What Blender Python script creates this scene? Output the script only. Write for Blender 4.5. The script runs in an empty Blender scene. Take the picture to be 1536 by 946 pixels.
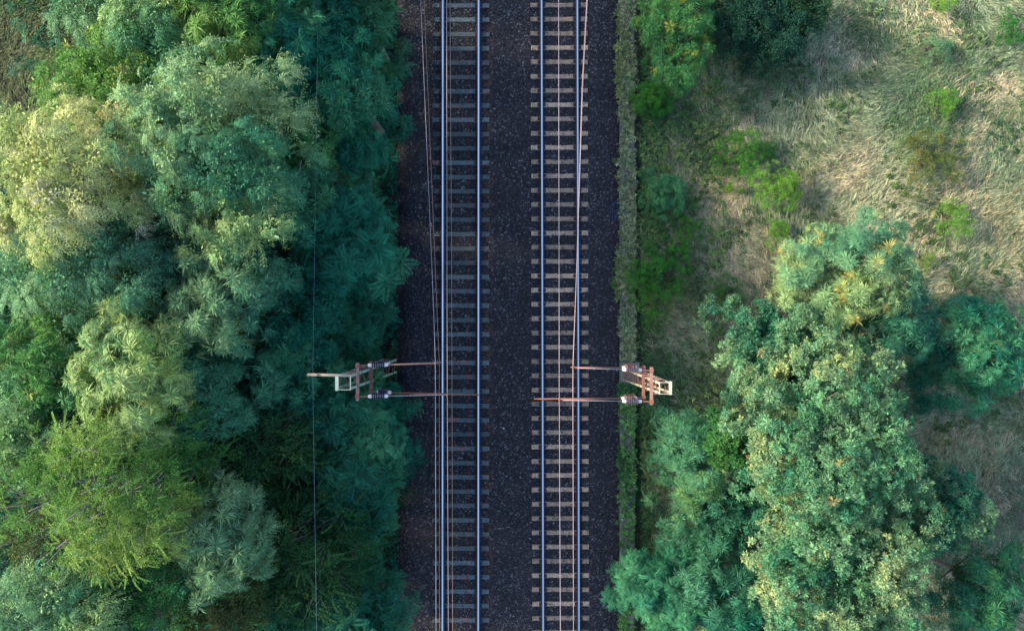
import bpy, math, random
import numpy as np
from mathutils import Vector, Matrix
R_ = math.radians
random.seed(7); RNG = np.random.default_rng(7)
scene = bpy.context.scene
col = scene.collection

# ------------------------------------------------------------------ camera, sky, sun, exposure
CAM_H = 33.0
FPX = 1171.0                       # focal length in pixels of the 1536 px wide photograph
cd = bpy.data.cameras.new("camera"); cam = bpy.data.objects.new("camera", cd); col.objects.link(cam)
cam.location = (0, 0, CAM_H); cam.rotation_euler = (0, 0, 0)
cd.sensor_width = 36; cd.lens = 36 * FPX / 1536; cd.clip_end = 2000; cd.clip_start = 0.5
scene.camera = cam
SUN_EL, SUN_DIR = 30.0, Vector((-0.97, 0.20, 0)).normalized()      # towards the sun
w = bpy.data.worlds.new("World"); scene.world = w; w.use_nodes = True
nt = w.node_tree; bg = nt.nodes["Background"]
sky = nt.nodes.new("ShaderNodeTexSky"); sky.sky_type = 'NISHITA'; sky.sun_disc = False
sky.sun_elevation = R_(SUN_EL); sky.sun_rotation = math.atan2(SUN_DIR.x, SUN_DIR.y)
sky.air_density = 1.0; sky.dust_density = 1.5; sky.ozone_density = 1.2
nt.links.new(sky.outputs[0], bg.inputs[0]); bg.inputs[1].default_value = 0.15
sd = bpy.data.lights.new("sun", 'SUN'); sd.energy = 3.3; sd.angle = R_(10.0); sd.color = (1.0, 0.86, 0.62)
so = bpy.data.objects.new("sun", sd); col.objects.link(so)
sv = Vector((SUN_DIR.x * math.cos(R_(SUN_EL)), SUN_DIR.y * math.cos(R_(SUN_EL)), math.sin(R_(SUN_EL))))
so.rotation_euler = sv.to_track_quat('Z', 'Y').to_euler(); so.location = (-30, 10, 30)
vs = scene.view_settings; vs.view_transform = 'Standard'; vs.look = 'None'; vs.gamma = 1; vs.use_curve_mapping = False
vs.exposure = 1.6
scene.render.engine = 'CYCLES'
cy = scene.cycles; cy.max_bounces = 6; cy.diffuse_bounces = 3; cy.glossy_bounces = 2; cy.transmission_bounces = 3
cy.use_denoising = True; cy.denoiser = 'OPENIMAGEDENOISE'; cy.denoising_prefilter = 'ACCURATE'; cy.denoising_input_passes = 'RGB_ALBEDO_NORMAL'

# ------------------------------------------------------------------ helpers
def W(px, py, h=0.0):
    """point at height h seen at pixel (px, py) of the photograph"""
    s = (CAM_H - h) / FPX
    return np.array([(px - 768) * s, (473 - py) * s, h])
def srgb(r, g, b):
    f = lambda c: (c / 255 / 12.92) if c / 255 <= 0.04045 else ((c / 255 + 0.055) / 1.055) ** 2.4
    return (f(r), f(g), f(b))
def noise3(p, f, seed=0):
    """cheap smooth noise in -1..1 from summed sines"""
    r = np.random.default_rng(seed + 100); out = 0
    for k in range(5):
        d = r.normal(size=3); d /= np.linalg.norm(d)
        out = out + np.sin((p @ d) * f * r.uniform(0.7, 1.5) + r.uniform(0, 6.28) + 1.3 * np.sin((p @ r.normal(size=3)) * f * 0.6))
    return out / 3.2
class MB:
    """collects boxes, tubes and profiles; build() links them as one mesh object"""
    def __init__(s): s.v = []; s.f = []; s.m = []
    def add(s, vs_, fs, mi=0):
        n = len(s.v); s.v += [tuple(map(float, x)) for x in vs_]; s.f += [tuple(i + n for i in f) for f in fs]; s.m += [mi] * len(fs)
    def box(s, c, d, mi=0, rz=0.0, bev=0.0):
        x, y, z = d[0] / 2, d[1] / 2, d[2] / 2; b = bev
        if b:
            pts = []
            for zz, ins in ((-z, 0), (z - b, 0), (z, b)):
                pts += [(-x + ins, -y + ins, zz), (x - ins, -y + ins, zz), (x - ins, y - ins, zz), (-x + ins, y - ins, zz)]
            fs = [(3, 2, 1, 0), (8, 9, 10, 11)]
            for r in (0, 4):
                for k in range(4): fs.append((r + k, r + (k + 1) % 4, r + 4 + (k + 1) % 4, r + 4 + k))
        else:
            pts = [(-x, -y, -z), (x, -y, -z), (x, y, -z), (-x, y, -z), (-x, -y, z), (x, -y, z), (x, y, z), (-x, y, z)]
            fs = [(3, 2, 1, 0), (4, 5, 6, 7), (0, 1, 5, 4), (1, 2, 6, 5), (2, 3, 7, 6), (3, 0, 4, 7)]
        ca, sa = math.cos(rz), math.sin(rz)
        s.add([(c[0] + p[0] * ca - p[1] * sa, c[1] + p[0] * sa + p[1] * ca, c[2] + p[2]) for p in pts], fs, mi)
    def tube(s, pts, r, n=8, mi=0, cap=True):
        pts = [Vector(p) for p in pts]; rr = r if hasattr(r, '__len__') else [r] * len(pts)
        vs_, fs = [], []
        up = Vector((0, 0, 1)) if abs((pts[1] - pts[0]).normalized().z) < 0.9 else Vector((0, 1, 0))
        for i, p in enumerate(pts):
            d = (pts[min(i + 1, len(pts) - 1)] - pts[max(i - 1, 0)]).normalized()
            a = d.cross(up).normalized(); b = a.cross(d)
            for k in range(n):
                t = 2 * math.pi * k / n; vs_.append(p + (a * math.cos(t) + b * math.sin(t)) * rr[i])
        for i in range(len(pts) - 1):
            for k in range(n):
                fs.append((i * n + k, i * n + (k + 1) % n, (i + 1) * n + (k + 1) % n, (i + 1) * n + k))
        if cap: fs.append(tuple(range(n))[::-1]); fs.append(tuple((len(pts) - 1) * n + k for k in range(n)))
        s.add(vs_, fs, mi)
    def bar(s, a, b, w_, t, mi=0, side=None):
        """rectangular bar from a to b"""
        a, b = Vector(a), Vector(b); d = (b - a).normalized()
        u = Vector(side) if side else (Vector((0, 0, 1)) if abs(d.z) < 0.9 else Vector((0, 1, 0)))
        p = d.cross(u).normalized(); q = p.cross(d).normalized()
        vs_ = [e + p * (i * w_ / 2) + q * (j * t / 2) for e in (a, b) for i, j in ((-1, -1), (1, -1), (1, 1), (-1, 1))]
        s.add(vs_, [(3, 2, 1, 0), (4, 5, 6, 7), (0, 1, 5, 4), (1, 2, 6, 5), (2, 3, 7, 6), (3, 0, 4, 7)], mi)
    def build(s, name, mats, parent=None, smooth=False):
        me = bpy.data.meshes.new(name); me.from_pydata(s.v, [], s.f)
        if not isinstance(mats, (list, tuple)): mats = [mats]
        for m in mats: me.materials.append(m)
        me.polygons.foreach_set('material_index', s.m)
        if smooth: me.polygons.foreach_set('use_smooth', [True] * len(s.f))
        me.update(); return link(name, me, parent)
def link(name, me, parent=None):
    o = bpy.data.objects.new(name, me); col.objects.link(o)
    if parent: o.parent = parent
    return o
def np_mesh(name, v, f, mat, colr=None, parent=None, smooth=False):
    """fast mesh from arrays: v (n,3), f (m,4) or (m,3), colr (n,3)"""
    me = bpy.data.meshes.new(name); n, m, k = len(v), len(f), f.shape[1]
    me.vertices.add(n); me.vertices.foreach_set('co', np.ascontiguousarray(v, dtype=np.float32).ravel())
    me.loops.add(m * k); me.loops.foreach_set('vertex_index', np.ascontiguousarray(f, dtype=np.int32).ravel())
    me.polygons.add(m); me.polygons.foreach_set('loop_start', np.arange(0, m * k, k, dtype=np.int32))
    me.polygons.foreach_set('loop_total', np.full(m, k, dtype=np.int32))
    if smooth: me.polygons.foreach_set('use_smooth', np.ones(m, dtype=bool))
    me.update(calc_edges=True)
    if colr is not None:
        at = me.color_attributes.new('tint', 'FLOAT_COLOR', 'POINT')
        c4 = np.ones((n, 4), dtype=np.float32); c4[:, :3] = np.clip(colr, 0, 1)
        at.data.foreach_set('color', c4.ravel())
    me.materials.append(mat)
    return link(name, me, parent)
def tag(o, label=None, cat=None, group=None, kind=None):
    if label: o['label'] = label
    if cat: o['category'] = cat
    if group: o['group'] = group
    if kind: o['kind'] = kind
    return o
def empty(name, loc=(0, 0, 0)):
    o = bpy.data.objects.new(name, None); col.objects.link(o); o.location = loc; o.empty_display_size = 0.3
    return o

# ------------------------------------------------------------------ materials
def mat(name, c=(0.5, 0.5, 0.5), rough=0.8, metal=0.0, spec=0.5):
    m = bpy.data.materials.new(name); m.use_nodes = True; b = m.node_tree.nodes['Principled BSDF']
    b.inputs['Base Color'].default_value = (*c, 1); b.inputs['Roughness'].default_value = rough
    b.inputs['Metallic'].default_value = metal; b.inputs['Specular IOR Level'].default_value = spec
    return m, m.node_tree, b
def N(t, kind, **kw):
    n = t.nodes.new(kind)
    for k, v in kw.items(): setattr(n, k, v)
    return n
def ramp(t, src, stops):
    r = N(t, 'ShaderNodeValToRGB'); e = r.color_ramp.elements
    while len(e) < len(stops): e.new(0.5)
    for i, (p, c) in enumerate(stops):
        e[i].position = p; e[i].color = (*c, 1) if hasattr(c, '__len__') else (c, c, c, 1)
    t.links.new(src, r.inputs[0]); return r.outputs[0]
def noise_tex(t, scale, detail=4, vec=None, rough=0.6):
    n = N(t, 'ShaderNodeTexNoise'); n.inputs['Scale'].default_value = scale; n.inputs['Detail'].default_value = detail
    n.inputs['Roughness'].default_value = rough
    if vec is not None: t.links.new(vec, n.inputs['Vector'])
    return n.outputs['Fac']
def mixc(t, fac, a, b, blend='MIX'):
    m = N(t, 'ShaderNodeMix', data_type='RGBA', blend_type=blend)
    for sock, v in ((m.inputs[0], fac), (m.inputs[6], a), (m.inputs[7], b)):
        if isinstance(v, bpy.types.NodeSocket): t.links.new(v, sock)
        elif isinstance(v, (int, float)): sock.default_value = v
        else: sock.default_value = (*v, 1)
    return m.outputs[2]
def bump(t, b, h, strength=0.5, dist=0.02):
    n = N(t, 'ShaderNodeBump'); n.inputs['Strength'].default_value = strength; n.inputs['Distance'].default_value = dist
    t.links.new(h, n.inputs['Height']); t.links.new(n.outputs[0], b.inputs['Normal'])
def objco(t): return N(t, 'ShaderNodeTexCoord').outputs['Object']

def weathered(name, c1, c2, rough=0.75, metal=0.0, scale=6, c3=None):
    m, t, b = mat(name, c1, rough, metal); v = objco(t)
    f = ramp(t, noise_tex(t, scale, 6, v, 0.7), [(0.35, 0.0), (0.65, 1.0)])
    c = mixc(t, f, c1, c2)
    if c3: c = mixc(t, ramp(t, noise_tex(t, scale * 4, 3, v), [(0.58, 0.0), (0.72, 1.0)]), c, c3)
    t.links.new(c, b.inputs['Base Color']); bump(t, b, noise_tex(t, scale * 8, 4, v), 0.3, 0.01)
    return m
def leaf_mat(name, trans=0.3, rough=0.6):
    m, t, b = mat(name, rough=rough, spec=0.12)
    a = N(t, 'ShaderNodeAttribute', attribute_name='tint'); v = objco(t)
    br = ramp(t, noise_tex(t, 9, 3, v), [(0.3, 0.72), (0.7, 1.28)])
    c = mixc(t, 1.0, a.outputs['Color'], br, 'MULTIPLY')
    t.links.new(c, b.inputs['Base Color'])
    tr = N(t, 'ShaderNodeBsdfTranslucent'); tc = mixc(t, 1.0, c, (1.0, 1.05, 0.55), 'MULTIPLY'); t.links.new(tc, tr.inputs[0])
    mx = N(t, 'ShaderNodeMixShader'); mx.inputs[0].default_value = trans
    t.links.new(b.outputs[0], mx.inputs[1]); t.links.new(tr.outputs[0], mx.inputs[2])
    t.links.new(mx.outputs[0], t.nodes['Material Output'].inputs[0]); return m
M_LEAF = leaf_mat('leaf'); M_GRASS = leaf_mat('grass_blade', 0.15, 0.7)
M_BARK = weathered('bark', (0.09, 0.075, 0.06), (0.16, 0.14, 0.12), 0.9, scale=5)
M_PALEBARK = weathered('pale_bark', (0.20, 0.19, 0.17), (0.30, 0.28, 0.26), 0.85, scale=5)
M_CREAM = weathered('cream_paint', (0.50, 0.50, 0.38), (0.34, 0.35, 0.26), 0.6, scale=3, c3=(0.30, 0.24, 0.16))
M_MINT = weathered('mint_paint', (0.33, 0.44, 0.35), (0.22, 0.30, 0.25), 0.6, scale=3, c3=(0.26, 0.24, 0.18))
M_RUST = weathered('red_oxide_paint', (0.22, 0.085, 0.065), (0.16, 0.07, 0.055), 0.8, scale=8, c3=(0.30, 0.17, 0.13))
M_DULLRUST = weathered('dull_rust', (0.14, 0.075, 0.06), (0.09, 0.06, 0.055), 0.85, scale=8)
M_PINKPIPE = weathered('faded_oxide_pipe', (0.28, 0.165, 0.14), (0.20, 0.115, 0.095), 0.6, scale=5)
M_TANPIPE = weathered('weathered_steel', (0.40, 0.32, 0.24), (0.28, 0.22, 0.17), 0.65, scale=5)
M_GALV = weathered('galvanised', (0.38, 0.36, 0.36), (0.28, 0.26, 0.27), 0.75, 0.2, scale=14)
M_WHITEFIT = weathered('pale_fitting', (0.72, 0.70, 0.68), (0.5, 0.46, 0.42), 0.5, scale=14)
M_GLINT = mat('shed_glint', (0.42, 0.38, 0.42), 0.4)[0]  # painted reflections: pale rings between the glazed sheds
M_INSUL = mat('dark_glaze', (0.035, 0.025, 0.05), 0.22)[0]
M_INSULB = mat('brown_glaze', (0.10, 0.055, 0.06), 0.2)[0]
M_COPPER = weathered('oxidised_copper', (0.36, 0.21, 0.13), (0.28, 0.17, 0.12), 0.45, 0.3, scale=3)
M_STRAND = weathered('stranded_wire', (0.30, 0.26, 0.33), (0.24, 0.22, 0.28), 0.45, 0.3, scale=3)
M_FEED = weathered('aluminium_wire', (0.10, 0.17, 0.25), (0.08, 0.13, 0.2), 0.5, 0.3, scale=3)
M_RAILTOP = mat('polished_rail', (0.72, 0.80, 0.90), 0.16, 1.0)[0]
M_RAILSIDE = weathered('rail_side', (0.035, 0.028, 0.03), (0.06, 0.04, 0.035), 0.8, scale=10)
M_PLATE = weathered('base_plate_steel', (0.025, 0.026, 0.034), (0.045, 0.036, 0.036), 0.7, scale=12)

def sleeper_mat(name, a, b_, stain, amount):
    m, t, b = mat(name, a, 0.85); g = N(t, 'ShaderNodeNewGeometry').outputs['Position']
    oi = N(t, 'ShaderNodeObjectInfo').outputs['Random']
    c = mixc(t, ramp(t, noise_tex(t, 2.2, 5, g), [(0.35, 0), (0.65, 1)]), a, b_)
    c = mixc(t, ramp(t, noise_tex(t, 1.3, 2, g), [(0.60, 0), (0.68, amount)]), c, stain)
    # each sleeper its own lightness
    c = mixc(t, 1.0, c, ramp(t, oi, [(0.0, 0.62), (1.0, 1.25)]), 'MULTIPLY')
    c = mixc(t, ramp(t, noise_tex(t, 26, 3, g), [(0.45, 0), (0.60, 0.6)]), c, (0.045, 0.042, 0.045))
    c = mixc(t, ramp(t, noise_tex(t, 4.5, 5, g), [(0.50, 0), (0.66, 0.6)]), c, (0.07, 0.06, 0.055))
    t.links.new(c, b.inputs['Base Color']); bump(t, b, noise_tex(t, 60, 4, g), 0.4, 0.01); return m
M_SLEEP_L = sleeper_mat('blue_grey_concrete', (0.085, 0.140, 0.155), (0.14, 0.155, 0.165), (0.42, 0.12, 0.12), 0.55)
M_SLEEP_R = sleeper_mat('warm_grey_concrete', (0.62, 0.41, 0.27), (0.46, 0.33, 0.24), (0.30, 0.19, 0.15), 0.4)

def ballast_mat():
    m, t, b = mat('ballast_stone', rough=0.85); g = N(t, 'ShaderNodeNewGeometry').outputs['Position']
    vo = N(t, 'ShaderNodeTexVoronoi'); vo.inputs['Scale'].default_value = 17; t.links.new(g, vo.inputs['Vector'])
    sp = N(t, 'ShaderNodeSeparateColor'); t.links.new(vo.outputs['Color'], sp.inputs[0])
    c = ramp(t, sp.outputs[0], [(0.0, (0.009, 0.009, 0.014)), (0.45, (0.019, 0.018, 0.025)), (0.8, (0.036, 0.032, 0.040)), (0.95, (0.12, 0.11, 0.115)), (1.0, (0.24, 0.22, 0.22))])
    big = noise_tex(t, 0.35, 4, g)
    c = mixc(t, ramp(t, big, [(0.4, 0), (0.65, 0.35)]), c, (0.030, 0.026, 0.030), 'MIX')
    c = mixc(t, 1.0, c, ramp(t, noise_tex(t, 1.2, 4, g), [(0.3, 0.7), (0.7, 1.25)]), 'MULTIPLY')
    # brake dust and grease lying in bands beside the rails
    sx = N(t, 'ShaderNodeSeparateXYZ'); t.links.new(g, sx.inputs[0])
    for xr in RAIL_X:
        d = N(t, 'ShaderNodeMath', operation='SUBTRACT'); t.links.new(sx.outputs[0], d.inputs[0]); d.inputs[1].default_value = xr
        a = N(t, 'ShaderNodeMath', operation='ABSOLUTE'); t.links.new(d.outputs[0], a.inputs[0])
        c = mixc(t, ramp(t, a.outputs[0], [(0.14, 0.75), (0.30, 0.0)]), c, (0.016, 0.017, 0.026))
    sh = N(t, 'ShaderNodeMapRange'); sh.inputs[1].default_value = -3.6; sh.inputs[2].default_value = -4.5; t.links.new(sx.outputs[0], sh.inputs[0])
    c = mixc(t, sh.outputs[0], c, mixc(t, 1.0, c, (0.55, 0.62, 0.85), 'MULTIPLY'))   # shade painted on the left shoulder, darker and bluer outwards
    # rust dust strip outside the right rail of the left track
    d = N(t, 'ShaderNodeMath', operation='SUBTRACT'); t.links.new(sx.outputs[0], d.inputs[0]); d.inputs[1].default_value = -0.98
    a = N(t, 'ShaderNodeMath', operation='ABSOLUTE'); t.links.new(d.outputs[0], a.inputs[0])
    f = N(t, 'ShaderNodeMath', operation='MULTIPLY'); t.links.new(ramp(t, a.outputs[0], [(0.10, 0.9), (0.22, 0.0)]), f.inputs[0])
    t.links.new(ramp(t, noise_tex(t, 3.5, 3, g), [(0.45, 0), (0.65, 1)]), f.inputs[1])
    c = mixc(t, f.outputs[0], c, (0.11, 0.045, 0.035))
    t.links.new(c, b.inputs['Base Color']); bump(t, b, vo.outputs['Distance'], 1.0, 0.04); return m
def ground_mat():
    m, t, b = mat('earth', rough=0.95); g = N(t, 'ShaderNodeNewGeometry').outputs['Position']
    c = mixc(t, ramp(t, noise_tex(t, 0.8, 6, g), [(0.35, 0), (0.65, 1)]), (0.045, 0.042, 0.028), (0.07, 0.085, 0.04))
    c = mixc(t, ramp(t, noise_tex(t, 7, 5, g), [(0.5, 0), (0.7, 0.7)]), c, (0.14, 0.11, 0.075))
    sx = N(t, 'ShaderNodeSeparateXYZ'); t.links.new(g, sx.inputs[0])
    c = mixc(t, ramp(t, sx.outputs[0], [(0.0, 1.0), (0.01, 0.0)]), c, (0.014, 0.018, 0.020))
    t.links.new(c, b.inputs['Base Color']); bump(t, b, noise_tex(t, 18, 6, g), 1.0, 0.08); return m

# ------------------------------------------------------------------ setting: ground, ballast
XL, XR = -2.165, 2.03                # track centre lines at y = 0
ROT_R = -0.0026                      # the right track runs very slightly askew
RAIL_X = [XL - 0.7525, XL + 0.7525, XR - 0.7525, XR + 0.7525]
def ground_z(x, y):
    z = np.full_like(x, -0.28)
    z = np.where(x < -5.0, -0.28 - np.clip((-5.0 - x) / 2.2, 0, 1) * 0.8, z)
    z = np.where((x > 5.15) & (x < 5.5), -0.55, z)
    z = np.where(x > 5.5, -0.34 + np.clip((x - 6.0) / 4.0, 0, 1) * 0.30, z)
    p = np.stack([x, y, x * 0], -1)
    b_ = 0.13 * noise3(p, 0.9, 3) + 0.07 * noise3(p, 2.1, 4)
    return z + b_ * np.clip((np.abs(x) - 5.3) / 1.0, 0, 1)
gx = np.unique(np.concatenate([np.linspace(-400, -40, 8), np.linspace(-40, 40, 161), np.linspace(40, 400, 8)]))
gy = gx.copy()
X, Y = np.meshgrid(gx, gy, indexing='ij'); Z = ground_z(X, Y)
def grid_faces(nx, ny):
    i, j = np.meshgrid(np.arange(nx - 1), np.arange(ny - 1), indexing='ij'); a = (i * ny + j).ravel()
    return np.stack([a, a + ny, a + ny + 1, a + 1], -1)
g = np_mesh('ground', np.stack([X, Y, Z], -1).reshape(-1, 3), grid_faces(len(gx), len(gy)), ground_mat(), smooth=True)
tag(g, kind='structure')
bx = np.arange(-4.95, 4.5601, 0.055); by = np.arange(-17, 17.01, 0.055)
X, Y = np.meshgrid(bx, by, indexing='ij')
def ballast_z(x):
    z = np.full_like(x, -0.035)
    z = np.where(np.abs(x) < 0.75, -0.035 - 0.05 * np.cos(x / 0.75 * math.pi / 2), z)
    z = np.where((x < -3.08) & (x > -3.9), -0.035 + 0.05 * np.clip((-3.08 - x) / 0.2, 0, 1), z)
    z = np.where(x < -3.9, 0.015 - np.clip((-3.9 - x) / 1.0, 0, 1) ** 3 * 0.30, z)
    z = np.where(x > 3.6, -0.035 - np.clip((x - 3.6) / 0.9, 0, 1) * 0.16, z)
    return z
Z = ballast_z(X) + RNG.normal(0, 0.012, X.shape)
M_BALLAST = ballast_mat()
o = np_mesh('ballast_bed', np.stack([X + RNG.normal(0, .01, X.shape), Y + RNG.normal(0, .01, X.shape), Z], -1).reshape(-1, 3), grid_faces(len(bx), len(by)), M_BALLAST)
tag(o, kind='structure')
# loose stones lying on the bed: nobody could count them
def stones(n, name, xs, sizes, zfun, cfun, y=(-16, 16)):
    base = np.array([(1, 0, 0), (-1, 0, 0), (0, 1, 0), (0, -1, 0), (0, 0, 1), (0, 0, -1)], float)
    fc = np.array([(0, 2, 4), (2, 1, 4), (1, 3, 4), (3, 0, 4), (2, 0, 5), (1, 2, 5), (3, 1, 5), (0, 3, 5)])
    px = xs(n); py = RNG.uniform(*y, n); s = sizes(n)
    v = base[None] * RNG.uniform(0.6, 1.2, (n, 6, 1)) * s[:, None, None] * np.array([1, 1, 0.7])
    a = RNG.uniform(0, 6.28, n); ca, sa = np.cos(a)[:, None], np.sin(a)[:, None]
    v = np.stack([v[..., 0] * ca - v[..., 1] * sa, v[..., 0] * sa + v[..., 1] * ca, v[..., 2]], -1)
    v = v + RNG.normal(0, 0.15, v.shape) * s[:, None, None]
    v += np.stack([px, py, zfun(px) + s * 0.2], -1)[:, None]
    f = (fc[None] + (np.arange(n) * 6)[:, None, None]).reshape(-1, 3)
    c = np.repeat(cfun(n, px)[:, None], 6, 1).reshape(-1, 3)
    return v.reshape(-1, 3), f, c
m_, t_, b_ = mat('stone', rough=0.8); a_ = N(t_, 'ShaderNodeAttribute', attribute_name='tint'); t_.links.new(a_.outputs['Color'], b_.inputs['Base Color']); M_STONE = m_
def stone_cols(n, px):
    k = RNG.random(n); base = 0.012 + 0.030 * RNG.random(n) ** 1.6
    base = np.where(k > 0.978, RNG.uniform(0.10, 0.28, n), base); base = np.where(px < -3.7, base * .65, base)  # stones on the left shoulder get the same painted shade
    return base[:, None] * np.array([1.0, 0.94, 1.03])[None] * RNG.uniform(0.9, 1.12, (n, 3))
def gap_x(n):   # ballast everywhere except on the sleepers' middles
    return RNG.uniform(-4.8, 4.45, n)
def spill(n):   # stones thrown up on the sleepers, mostly at the ends of the left track
    k = RNG.random(n); return np.where(k < .5, XL - 1.1 + RNG.normal(0, .14, n), np.where(k < .75, XL + RNG.normal(0, .45, n), XR + RNG.normal(0, .5, n)))
v, f, c = stones(5200, 's', spill, lambda n: RNG.uniform(0.014, 0.030, n), lambda x: x * 0 + 0.018, stone_cols)

tag(np_mesh('spilled_stones', v, f, M_STONE, c), 'scattered stones thrown up on top of the sleepers', 'gravel', kind='stuff')
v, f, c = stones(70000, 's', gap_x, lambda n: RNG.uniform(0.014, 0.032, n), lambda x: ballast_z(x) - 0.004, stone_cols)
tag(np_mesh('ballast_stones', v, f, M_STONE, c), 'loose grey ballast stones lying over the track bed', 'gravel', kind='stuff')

# ------------------------------------------------------------------ the two tracks
def rail_mb(L=34.0):
    prof = [(-0.075, 0.0), (0.075, 0.0), (0.075, 0.012), (0.02, 0.03), (0.009, 0.05), (0.009, 0.11), (0.033, 0.124), (0.036, 0.140),
            (0.030, 0.15), (-0.030, 0.15), (-0.036, 0.140), (-0.033, 0.124), (-0.009, 0.11), (-0.009, 0.05), (-0.02, 0.03), (-0.075, 0.012)]
    mb = MB(); n = len(prof)
    vs_ = [(x, y, z) for y in (-L / 2, L / 2) for x, z in prof]
    fs = [(k, (k + 1) % n, n + (k + 1) % n, n + k) for k in range(n)]
    for k, f_ in enumerate(fs): mb.add([vs_[i] for i in f_], [(3, 2, 1, 0)], 1 if k == 8 else 0)
    mb.add([(x, -L / 2, z) for x, z in prof], [tuple(range(n))]); mb.add([(x, L / 2, z) for x, z in prof], [tuple(range(n))[::-1]])
    return mb
def sleeper_mb():
    mb = MB()
    prof = [(-1.205, -0.2, .10), (-1.205, 0.006, .10), (-1.19, 0.018, .088), (-0.52, 0.018, .088), (-0.30, -0.004, .085), (0.30, -0.004, .085), (0.52, 0.018, .088), (1.19, 0.018, .088), (1.205, 0.006, .10), (1.205, -0.2, .10)]
    n = len(prof); vs_ = [(x, s * h, z) for s in (-1, 1) for x, z, h in prof]
    low = [(x, s * 0.108, z - 0.06 if z > -0.1 else z) for s in (-1, 1) for x, z, h in prof]
    fs = [(k, k + 1, n + k + 1, n + k) for k in range(n - 1)]
    mb.add(vs_, fs)
    for s in (0, n):
        allv = vs_[s:s + n] + low[s:s + n]
        mb.add(allv, [(k, n + k, n + k + 1, k + 1) if s == 0 else (k, k + 1, n + k + 1, n + k) for k in range(n - 1)])
        mb.add([(low[s + k][0], low[s + k][1], low[s + k][2]) for k in range(n)], [tuple(range(n))])
    return mb
def make_track(cx, rot, smat, label, y0px, pitch_px, side_label):
    root = tag(empty('railway_track', (cx, 0, 0)), label, 'railway track', 'parallel railway tracks'); root.rotation_euler.z = rot
    for s in (-1, 1):
        r = rail_mb().build('rail', [M_RAILSIDE, M_RAILTOP], root); r.location = (s * 0.7525, 0, 0.032)
    first = None; sp = None
    me = sleeper_mb()
    s0 = me.build('sleeper', smat, root)
    pm = MB()
    pm.box((0, 0, 0.024), (0.34, 0.15, 0.012), bev=0.003)
    for sx in (-1, 1):
        pm.box((sx * 0.088, 0.0, 0.036), (0.022, 0.10, 0.016))
        pm.tube([(sx * 0.125, 0, 0.028), (sx * 0.125, 0, 0.062)], 0.016, 6)
        pm.tube([(sx * 0.14, -0.045, 0.034), (sx * 0.10, -0.035, 0.052), (sx * 0.10, 0.035, 0.052), (sx * 0.14, 0.045, 0.034)], 0.008, 5)
    p0 = pm.build('base_plate', M_PLATE, s0); p0.location = (-0.7525, 0, 0)
    p1 = p0.copy(); col.objects.link(p1); p1.parent = s0; p1.location = (0.7525, 0, 0)
    ys = [(473 - (y0px + k * pitch_px)) / 35.7 for k in range(-3, 48)]
    for k, y in enumerate(ys):
        if k == 0: o = s0
        else:
            o = s0.copy(); col.objects.link(o); o.parent = root
            for pp in (p0, p1):
                c = pp.copy(); col.objects.link(c); c.parent = o
        o.location = (random.uniform(-0.012, 0.012), y + random.uniform(-0.008, 0.008), random.uniform(-0.004, 0.004)); o.rotation_euler.z = random.uniform(-0.004, 0.004)
    return root
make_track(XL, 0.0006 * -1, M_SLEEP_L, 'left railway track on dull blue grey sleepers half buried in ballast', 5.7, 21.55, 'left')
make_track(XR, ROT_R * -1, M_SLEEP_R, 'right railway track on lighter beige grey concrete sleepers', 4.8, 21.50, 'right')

# ------------------------------------------------------------------ overhead lines
def wire_pts(keys, hfun, n=40):
    """keys: (px, py) followed at heights hfun(y)"""
    out = []
    ks = sorted(keys, key=lambda k: -k[1]); ysp = [k[1] for k in ks][::-1]; xsp = [k[0] for k in ks][::-1]
    for py in np.linspace(-60, 1010, n):
        if py < ysp[0]: x = xsp[0] + (py - ysp[0]) * (xsp[1] - xsp[0]) / (ysp[1] - ysp[0])
        elif py > ysp[-1]: x = xsp[-1] + (py - ysp[-1]) * (xsp[-1] - xsp[-2]) / (ysp[-1] - ysp[-2])
        else: x = float(np.interp(py, ysp, xsp))
        h = hfun((473 - py) / 42.0); out.append(W(x, py, h))
    return out
def overhead(label, mk, ck, ym, hm, hc, rc=0.0095, rm=0.0085):
    """messenger and contact wire with droppers; ym = world y of the mast, where the messenger is highest"""
    root = tag(empty('overhead_line', (0, 0, 0)), label, 'overhead wire', 'overhead lines above the tracks')
    sag = lambda y: hm - 0.00165 * min(abs(y - ym), 34) * (66 - min(abs(y - ym), 34)) * 0.5
    mp = wire_pts(mk, sag); cp = wire_pts(ck, lambda y: hc)
    a = MB(); a.tube(mp, rm, 6); a.build('messenger_wire', M_STRAND, root, True)
    a = MB(); a.tube(cp, rc, 6); a.build('contact_wire', M_COPPER, root, True)
    for k in range(2, len(mp), 8):
        d = MB(); q = min(cp, key=lambda c_: abs(c_[1] - mp[k][1])); j = [i for i, c_ in enumerate(cp) if c_ is q][0]
        d.tube([mp[k], cp[j]], 0.0025, 4); d.build('dropper', M_STRAND, root)
    return root
YM_L, YM_R = -2.12, -2.34
overhead('leftmost overhead line pair crossing ballast left of the track at top', [(631, 0), (636, 120), (647, 380), (651, 480), (653, 545), (654, 886)], [(636, 0), (641, 120), (652, 380), (656, 480), (659, 545), (659.2, 886)], YM_L, 7.45, 5.5)
overhead('overhead line running straight just inside the left track left rail', [(670, 0), (670.5, 430), (671, 592), (672.3, 886)], [(675, 0), (677.5, 430), (678, 592), (678.8, 886)], YM_L, 7.45, 5.5)
overhead('overhead line running straight along the middle of the right track', [(838, 0), (839, 600), (840.5, 886)], [(838, 0), (838.8, 600), (840.2, 886)], YM_R, 6.9, 5.3)
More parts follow.
